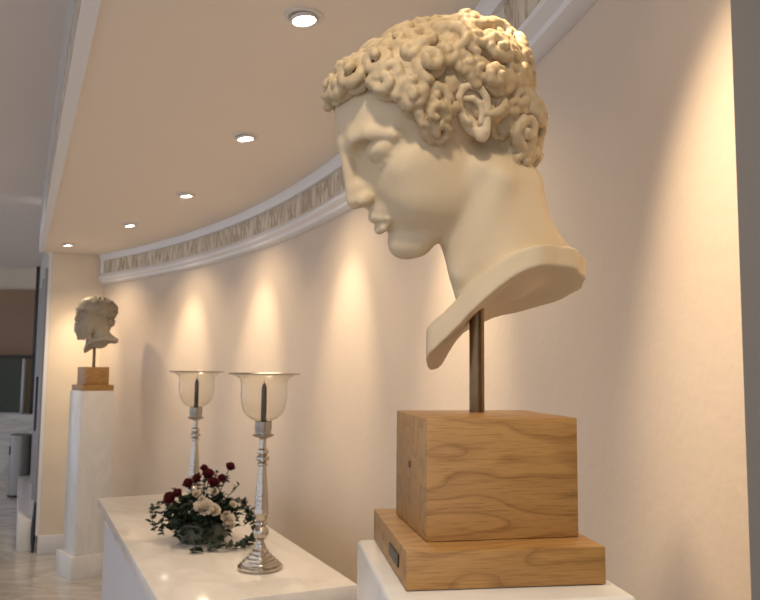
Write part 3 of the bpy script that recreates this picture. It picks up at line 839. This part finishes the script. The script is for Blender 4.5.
# ------------------------------------------------------------------ flower arrangement
fa = empty('flower_arrangement', (-0.715, 3.13, 0.9005), 0, 'low bowl of red and cream flowers with trailing dark ivy on the marble table', 'flower arrangement')
lathe('bowl', [(0, 0.0), (0.085, 0.0), (0.105, 0.02), (0.115, 0.05), (0.112, 0.078), (0.105, 0.080), (0.100, 0.06), (0, 0.055)], M['bowl'], fa, 32)
fr = random.Random(12)
LG = 1
def leaf(bm, p, d, n, L, W):
    """one five-lobed ivy leaf with a folded midrib"""
    d = d.normalized(); n = (n - d * n.dot(d))
    if n.length < 1e-4: n = d.orthogonal()
    n.normalize(); s = d.cross(n)
    pr = [(0, 0), (0.05, 0.32), (0.28, 0.5), (0.38, 0.30), (0.62, 0.36), (0.70, 0.18), (1, 0)]
    mid = [bm.verts.new(p + d * (L * a) - n * (0.06 * L * math.sin(a * 3.1))) for a in (0, 0.35, 0.7, 1.0)]
    for sg in (1, -1):
        e = [bm.verts.new(p + d * (L * a) + s * (sg * W * b_) + n * (0.16 * L * b_)) for a, b_ in pr[1:6]]
        fs = [(mid[0], e[0], e[1]), (mid[0], e[1], e[2], mid[1]), (mid[1], e[2], e[3]), (mid[1], e[3], e[4], mid[2]), (mid[2], e[4], mid[3])]
        for f in fs:
            f = list(f)
            if sg < 0: f.reverse()
            bm.faces.new(f)
# main mass of foliage
bm = bmesh.new()
for i in range(560):
    a = fr.uniform(0, 2 * math.pi); el = math.asin(fr.uniform(-0.7, 0.95))
    r = fr.uniform(0.6, 1.0)
    p = Vector((math.cos(a) * math.cos(el) * 0.132 * r, math.sin(a) * math.cos(el) * 0.132 * r, 0.088 + math.sin(el) * 0.10 * r))
    p.z = max(p.z, 0.02)
    d = Vector((math.cos(a), math.sin(a), fr.uniform(-0.6, 0.9))); n = Vector((fr.uniform(-.6, .6), fr.uniform(-.6, .6), 1))
    L = fr.uniform(0.026, 0.048); leaf(bm, p, d, n, L, L * 0.75)
tag(bm_obj('ivy_foliage', bm, M['leaf'], fa), kind='stuff')
# upright sprigs
for k, (a, tilt, h) in enumerate([(2.6, 0.5, 0.21), (2.2, 0.25, 0.24), (1.5, 0.1, 0.26), (0.3, 0.45, 0.24), (0.0, 0.8, 0.22), (3.4, 0.75, 0.20), (5.4, 0.6, 0.2), (0.9, 0.3, 0.25)]):
    bm = bmesh.new(); pts = []
    for i in range(6):
        f = i / 5; pts.append(Vector((math.cos(a) * math.sin(tilt * f) * h * 0.9, math.sin(a) * math.sin(tilt * f) * h * 0.9, 0.06 + h * f * math.cos(tilt * f * 0.6) * 0.82)))
    tube_bm(bm, pts, 0.0016, 5)
    sp = bm_obj('sprig', bm, M['stem'], fa)
    bm = bmesh.new()
    for i in range(9):
        f = 0.4 + 0.6 * i / 8; q = pts[0].lerp(pts[-1], f); j = min(4, int(f * 5)); q = pts[j].lerp(pts[min(5, j + 1)], f * 5 - j)
        leaf(bm, q, Vector((fr.uniform(-1, 1), fr.uniform(-1, 1), fr.uniform(0, 0.9))), Vector((0, 0, 1)), 0.022, 0.016)
    bm_obj('leaves', bm, M['leaf2'] if k in (1, 2, 4) else M['leaf'], sp)
# trailing ivy vines
def vine(pts, nl, seed):
    r_ = random.Random(seed)
    P = [Vector(p) for p in pts]; fine = []
    for i in range(len(P) - 1):
        a = P[max(i - 1, 0)]; b_ = P[i]; c = P[i + 1]; d = P[min(i + 2, len(P) - 1)]
        for j in range(6):
            t_ = j / 6; fine.append(0.5 * ((2 * b_) + (c - a) * t_ + (2 * a - 5 * b_ + 4 * c - d) * t_ * t_ + (3 * b_ - a - 3 * c + d) * t_ ** 3))
    fine.append(P[-1])
    bm = bmesh.new(); tube_bm(bm, fine, 0.0016, 5); vn = bm_obj('ivy_vine', bm, M['stem'], fa)
    bm = bmesh.new()
    for i in range(nl):
        q = fine[int((0.12 + 0.88 * i / nl) * (len(fine) - 1))] + Vector((r_.uniform(-.008, .008), r_.uniform(-.008, .008), r_.uniform(0.001, .008)))
        q.z = max(q.z, 0.003)
        d = Vector((r_.uniform(-1, 1), r_.uniform(-1, 1), r_.uniform(-0.15, 0.7)))
        L = r_.uniform(0.020, 0.034); leaf(bm, q, d, Vector((r_.uniform(-.4, .4), r_.uniform(-.4, .4) - .4, 1)), L, L * 0.8)
    bm_obj('leaves', bm, M['leaf'], vn)
vine([(-0.08, -0.02, 0.13), (-0.14, -0.03, 0.15), (-0.19, -0.03, 0.13), (-0.20, -0.02, 0.08), (-0.185, -0.03, 0.04)], 34, 1)
vine([(-0.09, 0.0, 0.11), (-0.15, 0.01, 0.12), (-0.165, 0.0, 0.06), (-0.15, -0.02, 0.02)], 26, 2)
vine([(0.09, 0.0, 0.12), (0.14, 0.0, 0.15), (0.18, -0.02, 0.14), (0.205, -0.04, 0.10), (0.222, -0.07, 0.05), (0.205, -0.12, 0.02), (0.16, -0.17, 0.008)], 60, 3)
vine([(0.10, -0.02, 0.10), (0.16, 0.02, 0.12), (0.19, 0.0, 0.09), (0.17, -0.02, 0.06)], 30, 4)
vine([(0.03, -0.10, 0.07), (0.06, -0.14, 0.03), (0.10, -0.19, 0.012), (0.05, -0.22, 0.006), (0.01, -0.235, 0.005)], 34, 5)
vine([(0.10, -0.19, 0.012), (0.16, -0.17, 0.006), (0.21, -0.12, 0.006), (0.23, -0.07, 0.02)], 22, 6)
vine([(-0.06, -0.10, 0.08), (-0.05, -0.13, 0.04), (-0.02, -0.145, 0.012)], 16, 7)
# blooms
def bloom(p, r, mat, kind, seed):
    r_ = random.Random(seed); bm = bmesh.new()
    ax = Vector((p[0], p[1] - 0.06, 0.16)).normalized()
    rings = ((0.15, 5, 1.1), (0.4, 6, 1.15), (0.7, 8, 1.15), (0.95, 9, 1.05)) if kind == 'rose' else ((0.2, 6, 0.6), (0.5, 9, 0.75), (0.8, 12, 0.8), (1.05, 14, 0.75))
    o = ax.orthogonal().normalized(); q = ax.cross(o)
    P = Vector(p)
    for rad, n, ht in rings:
        for i in range(n):
            a = 2 * math.pi * (i + r_.random() * 0.5) / n
            out = o * math.cos(a) + q * math.sin(a); side_ = ax.cross(out)
            wv = r * 3.2 / n * (0.8 + rad * 0.7)
            g = []
            for u in (0, 0.5, 1.0):
                flare = rad * (0.45 + 0.65 * u * u) if kind == 'rose' else rad * (0.3 + 0.8 * u)
                row = []
                for v_ in (-1, 0, 1):
                    jag = (r_.uniform(-.3, .3) if kind != 'rose' and u == 1 else 0)
                    row.append(bm.verts.new(P + out * (r * flare * (1 - 0.12 * abs(v_))) + side_ * (v_ * wv * (0.35 + 0.65 * math.sin(0.5 + u * 2.0))) + ax * (r * (ht * u * (1.35 - rad * 0.75) + jag) - (r * 0.08 * abs(v_) if kind == 'rose' else 0))))
                g.append(row)
            for a_ in range(2):
                for b_ in range(2): bm.faces.new((g[a_][b_], g[a_][b_ + 1], g[a_ + 1][b_ + 1], g[a_ + 1][b_]))
    bl = bm_obj('red_bloom' if mat is M['red'] else 'cream_bloom', bm, mat, fa, smooth=True)
    bm = bmesh.new(); root = Vector((p[0] * 0.35, p[1] * 0.35, 0.09))
    tube_bm(bm, [root, root.lerp(P, 0.5) + Vector((0, 0, 0.008)), P], 0.0018, 5)
    for i in range(9 if kind == 'rose' else 5):
        f = r_.uniform(0.35, 0.98); q_ = root.lerp(P, f)
        leaf(bm, q_, Vector((r_.uniform(-1, 1), r_.uniform(-1, 1), r_.uniform(-0.2, 0.8))), Vector((0, -.3, 1)), r_.uniform(.02, .034), .02)
    bm_obj('stem', bm, M['leaf'], bl)
    return bl
for i, (p, r) in enumerate([((0.10, 0.01, 0.285), 0.022), ((0.02, -0.01, 0.255), 0.026), ((0.045, -0.03, 0.225), 0.026), ((-0.055, -0.02, 0.22), 0.024), ((-0.03, 0.01, 0.235), 0.022), ((-0.115, -0.05, 0.165), 0.030), ((0.0, 0.0, 0.28), 0.018), ((0.07, 0.0, 0.24), 0.02), ((-0.09, -0.04, 0.185), 0.022)]):
    bloom(p, r, M['red'], 'rose', 20 + i)
for i, (p, r) in enumerate([((0.035, -0.11, 0.145), 0.032), ((0.065, -0.105, 0.135), 0.026), ((0.012, -0.105, 0.15), 0.024), ((0.115, -0.085, 0.10), 0.028), ((0.12, -0.08, 0.075), 0.024), ((-0.01, -0.07, 0.195), 0.016), ((0.055, -0.06, 0.20), 0.016), ((0.13, -0.05, 0.15), 0.015), ((0.015, -0.09, 0.178), 0.013)]):
    bloom(p, r, M['cream'], 'carnation', 50 + i)

# ------------------------------------------------------------------ pedestals
YAW = math.radians(8.45)
pn1 = empty('display_pedestal', (0.121, 0.94, 0), YAW, 'white marble pedestal at the front carrying the big curly head', 'pedestal')
box('shaft', (-0.132, -0.166, 0.17), (0.124, 0.125, 1.3695), M['marble'], pn1, bevel=0.006, seg=3)
box('base_block', (-0.18, -0.215, 0.0), (0.172, 0.173, 0.1695), M['marble'], pn1, bevel=0.004)
ROT2 = math.radians(41.5)
pn2 = empty('display_pedestal', (-2.280, 6.01, 0), ROT2, 'tall white marble pedestal by the far pier, carrying the small bearded head', 'pedestal')
box('shaft', (-0.130, -0.130, 0.17), (0.130, 0.130, 1.4095), M['marble'], pn2, bevel=0.004)
box('base_block', (-0.168, -0.168, 0.0), (0.168, 0.168, 0.1695), M['marble'], pn2, bevel=0.003)

# ------------------------------------------------------------------ big head of a youth
U_ = 0.0133
sc1 = empty('sculpted_head', (0.121, 0.94, 1.37), YAW, 'big plaster head of a curly-haired youth on an oak block and rod', 'sculpture')
zt = 0.0
box('plinth', (-0.110, -0.1215, 0.0005), (0.110, 0.1215, 0.040), M['oak2'], sc1, bevel=0.0012)
bk = box('wooden_block', (-0.0835, -0.078, 0.0405), (0.0965, 0.084, 0.1755), M['oak'], sc1, bevel=0.0012)
bk.data.transform(Matrix.Translation((0.0065, 0.003, 0)) @ Matrix.Rotation(math.radians(2.3), 4, 'Z') @ Matrix.Translation((-0.0065, -0.003, 0)))
bm = bmesh.new(); add_box(bm, (-0.112, -0.078, 0.013), (-0.1101, -0.018, 0.027), 0.0008); bm_obj('name_plate', bm, M['plaque'], sc1)
bm = bmesh.new(); r_ = bmesh.ops.create_cone(bm, cap_ends=True, segments=16, radius1=0.004, radius2=0.004, depth=0.0015)
bm.transform(Matrix.Translation((-0.0843, 0.0, 0.115)) @ Matrix.Rotation(math.pi / 2, 4, 'Y')); bm_obj('plug', bm, M['knot'], bk)
RX, RY = 0.1275, 0.985                      # rod axis in the world
inv = (Matrix.Translation((0.121, 0.94, 1.37)) @ Matrix.Rotation(YAW, 4, 'Z')).inverted()
rl = inv @ Vector((RX, RY, 1.37))
bm = lathe_bm([(0, 0.1757), (0.0098, 0.1757), (0.0098, 0.345), (0, 0.345)], 32, c=(rl.x, rl.y, 0)); bmesh.ops.recalc_face_normals(bm, faces=bm.faces)
bm_obj('mounting_rod', bm, M['bronze'], sc1, auto=35)

def finish_bust(parts, parent, origin):
    """bust frame -> world: x points to the left of the room (-X), y towards the room's near side (-Y)"""
    B = Matrix(((-1, 0, 0, origin[0]), (0, -1, 0, origin[1]), (0, 0, 1, origin[2]), (0, 0, 0, 1)))
    pinv = (Matrix.Translation(parent.location) @ Matrix.Rotation(parent.rotation_euler.z, 4, 'Z')).inverted()
    for p in parts:
        p.data.transform(pinv @ B)

HV = 0.15 if FULL else 0.3
HF = head_frame((4.1, 0.6, 18.5), math.radians(15), math.radians(30), math.radians(-8))
v = Vol((-13, -10, -7), (15.5, 11.5, 33), HV)
sculpt_face(v, HF)
G = Frame()
# throat, nape and shoulders
v.cap(G, (-0.4, 0.0, 13.5), (-2.4, 0.0, 6.5), 4.8, 4.7, 1.5)
v.cap(G, (-3.6, 0.2, 13.0), (-4.6, 0.4, 7.0), 3.1, 2.6, 2.0)
v.cap(G, (-5.2, 0.4, 8.4), (-9.0, 0.6, 5.9), 2.2, 1.1, 2.5)
v.cap(G, (1.2, 0.3, 10.5), (0.5, 0.3, 3.0), 2.9, 1.8, 2.0)
v.cap(G, (-1.8, 3.9, 13.0), (1.4, 1.7, 4.5), 1.2, 1.0, 2.2)
rim1 = [(5.2, 0.6, -2.7), (3.5, 3.1, -0.8), (0.4, 5.6, 2.4), (-3.0, 6.8, 4.9), (-6.8, 6.0, 5.7), (-10.2, 2.2, 5.0), (-10.0, -2.6, 3.9), (-6.8, -5.6, 2.7), (-2.5, -6.0, 1.7), (0.8, -4.4, 0.2), (2.6, -3.0, -1.5), (3.9, -1.8, -3.3)]
sculpt_shell(v, rim1, [(0, 0, 2.2), (-4, 0, 4.2), (-7, 0, 5.0), (2.2, 0.2, -0.2), (3.7, 0.2, -1.1)], 2.0, 1.3)
head = vol_obj('head', v, M['sculpt'], sc1, U_, relax=1)
v = Vol(HF.w((-0.6, 6.6, 0.3)) - 5, HF.w((-0.6, 6.6, 0.3)) + 5, 0.11 if FULL else .2)
sculpt_ear(v, HF, 1); ear1 = vol_obj('ear', v, M['sculpt'], head, U_)
v = Vol(HF.w((-0.6, -6.6, 0.3)) - 5, HF.w((-0.6, -6.6, 0.3)) + 5, 0.2)
sculpt_ear(v, HF, -1); ear2 = vol_obj('ear', v, M['sculpt'], head, U_)
v = Vol((-13, -11, 7), (16.5, 13, 33), 0.13 if FULL else 0.25)
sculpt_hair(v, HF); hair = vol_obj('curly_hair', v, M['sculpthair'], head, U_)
finish_bust([head, ear1, ear2, hair], sc1, (RX, RY, 1.665))

# ------------------------------------------------------------------ small bearded head on the far pedestal
sc2 = empty('sculpted_head', (-2.280, 6.01, 1.41), ROT2, 'small weathered bearded head on an oak block atop the far pedestal', 'sculpture')
box('plinth', (-0.122, -0.122, 0.0005), (0.122, 0.122, 0.045), M['oak2'], sc2, bevel=0.0015)
box('wooden_block', (-0.092, -0.092, 0.0455), (0.092, 0.092, 0.185), M['oak'], sc2, bevel=0.0015)
lathe('mounting_rod', [(0, 0.1852), (0.012, 0.1852), (0.012, 0.42), (0, 0.42)], M['bronze'], sc2, 16)
U2 = 0.0160
HF2 = head_frame((0.2, 0.2, 13.9), math.radians(56), math.radians(0), math.radians(-3))
v = Vol((-14, -10, -7), (14, 11, 28), 0.26)
sculpt_face(v, HF2, old=True)
br = random.Random(5)
for a in np.linspace(-1.25, 1.25, 9):          # beard: clumped locks round the jaw
    for zz, rr in ((-4.2, 1.0), (-6.4, 1.15), (-8.4, 1.2), (-10.0, 0.95)):
        sh_ = 1 - max(0, (-zz - 6)) * 0.07
        p = (3.2 + 6.4 * math.cos(a) * sh_, 5.1 * math.sin(a) * sh_, zz)
        if abs(a) < 0.35 and zz > -5: continue
        v.cap(HF2, p, (p[0] + br.uniform(-.6, .3), p[1] + br.uniform(-.6, .6), p[2] - 1.6), rr * br.uniform(.75, 1.05), 0.6, 1.1)
v.cap(HF2, (9.6, 0.3, -3.9), (8.4, 2.6, -5.4), 0.6, 0.45, 0.3); v.cap(HF2, (9.6, -0.3, -3.9), (8.4, -2.6, -5.4), 0.6, 0.45, 0.3)
v.cap(G, (-2.0, 0, 10.5), (-2.4, 0, 2.5), 4.6, 4.8, 1.5)
v.cap(G, (1.0, 0, 6.0), (3.2, 0, -1.0), 2.8, 1.5, 2.0)
v.cap(G, (-4.0, 0, 5.0), (-9.6, 0.5, 1.9), 2.6, 1.7, 2.0)
rim2 = [(4.6, 0.8, -3.8), (3.6, 3.4, -1.6), (0.0, 5.4, 1.0), (-4.5, 6.0, 2.2), (-9.0, 4.0, 2.4), (-11.6, 0.5, 1.9), (-9.0, -4.0, 1.4), (-4.5, -5.6, 1.0), (0, -5.0, 0), (3.2, -2.6, -2.2)]
sculpt_shell(v, rim2, [(0, 0, 0.4), (-5, 0, 1.8)], 1.6, 2.0)
head2 = vol_obj('head', v, M['stone'], sc2, U2)
v = Vol((-14, -10, 6), (14, 12, 30), 0.28)
sculpt_hair(v, HF2, seed=9, n=300, rc=(0.6, 0.9), strand=0.3, short=True); hair2 = vol_obj('short_hair', v, M['stone'], head2, U2)
finish_bust([head2, hair2], sc2, (-2.280, 6.01, 1.41 + 0.368))

# ------------------------------------------------------------------ daylight and exposure
wd = bpy.data.worlds.new('world'); SC.world = wd; wd.use_nodes = True
bg = wd.node_tree.nodes['Background']; bg.inputs['Color'].default_value = (0.88, 0.90, 1.0, 1); bg.inputs['Strength'].default_value = 0.47
SC.view_settings.view_transform = 'Standard'; SC.view_settings.look = 'None'; SC.view_settings.gamma = 1; SC.view_settings.use_curve_mapping = False
SC.view_settings.exposure = 1.15
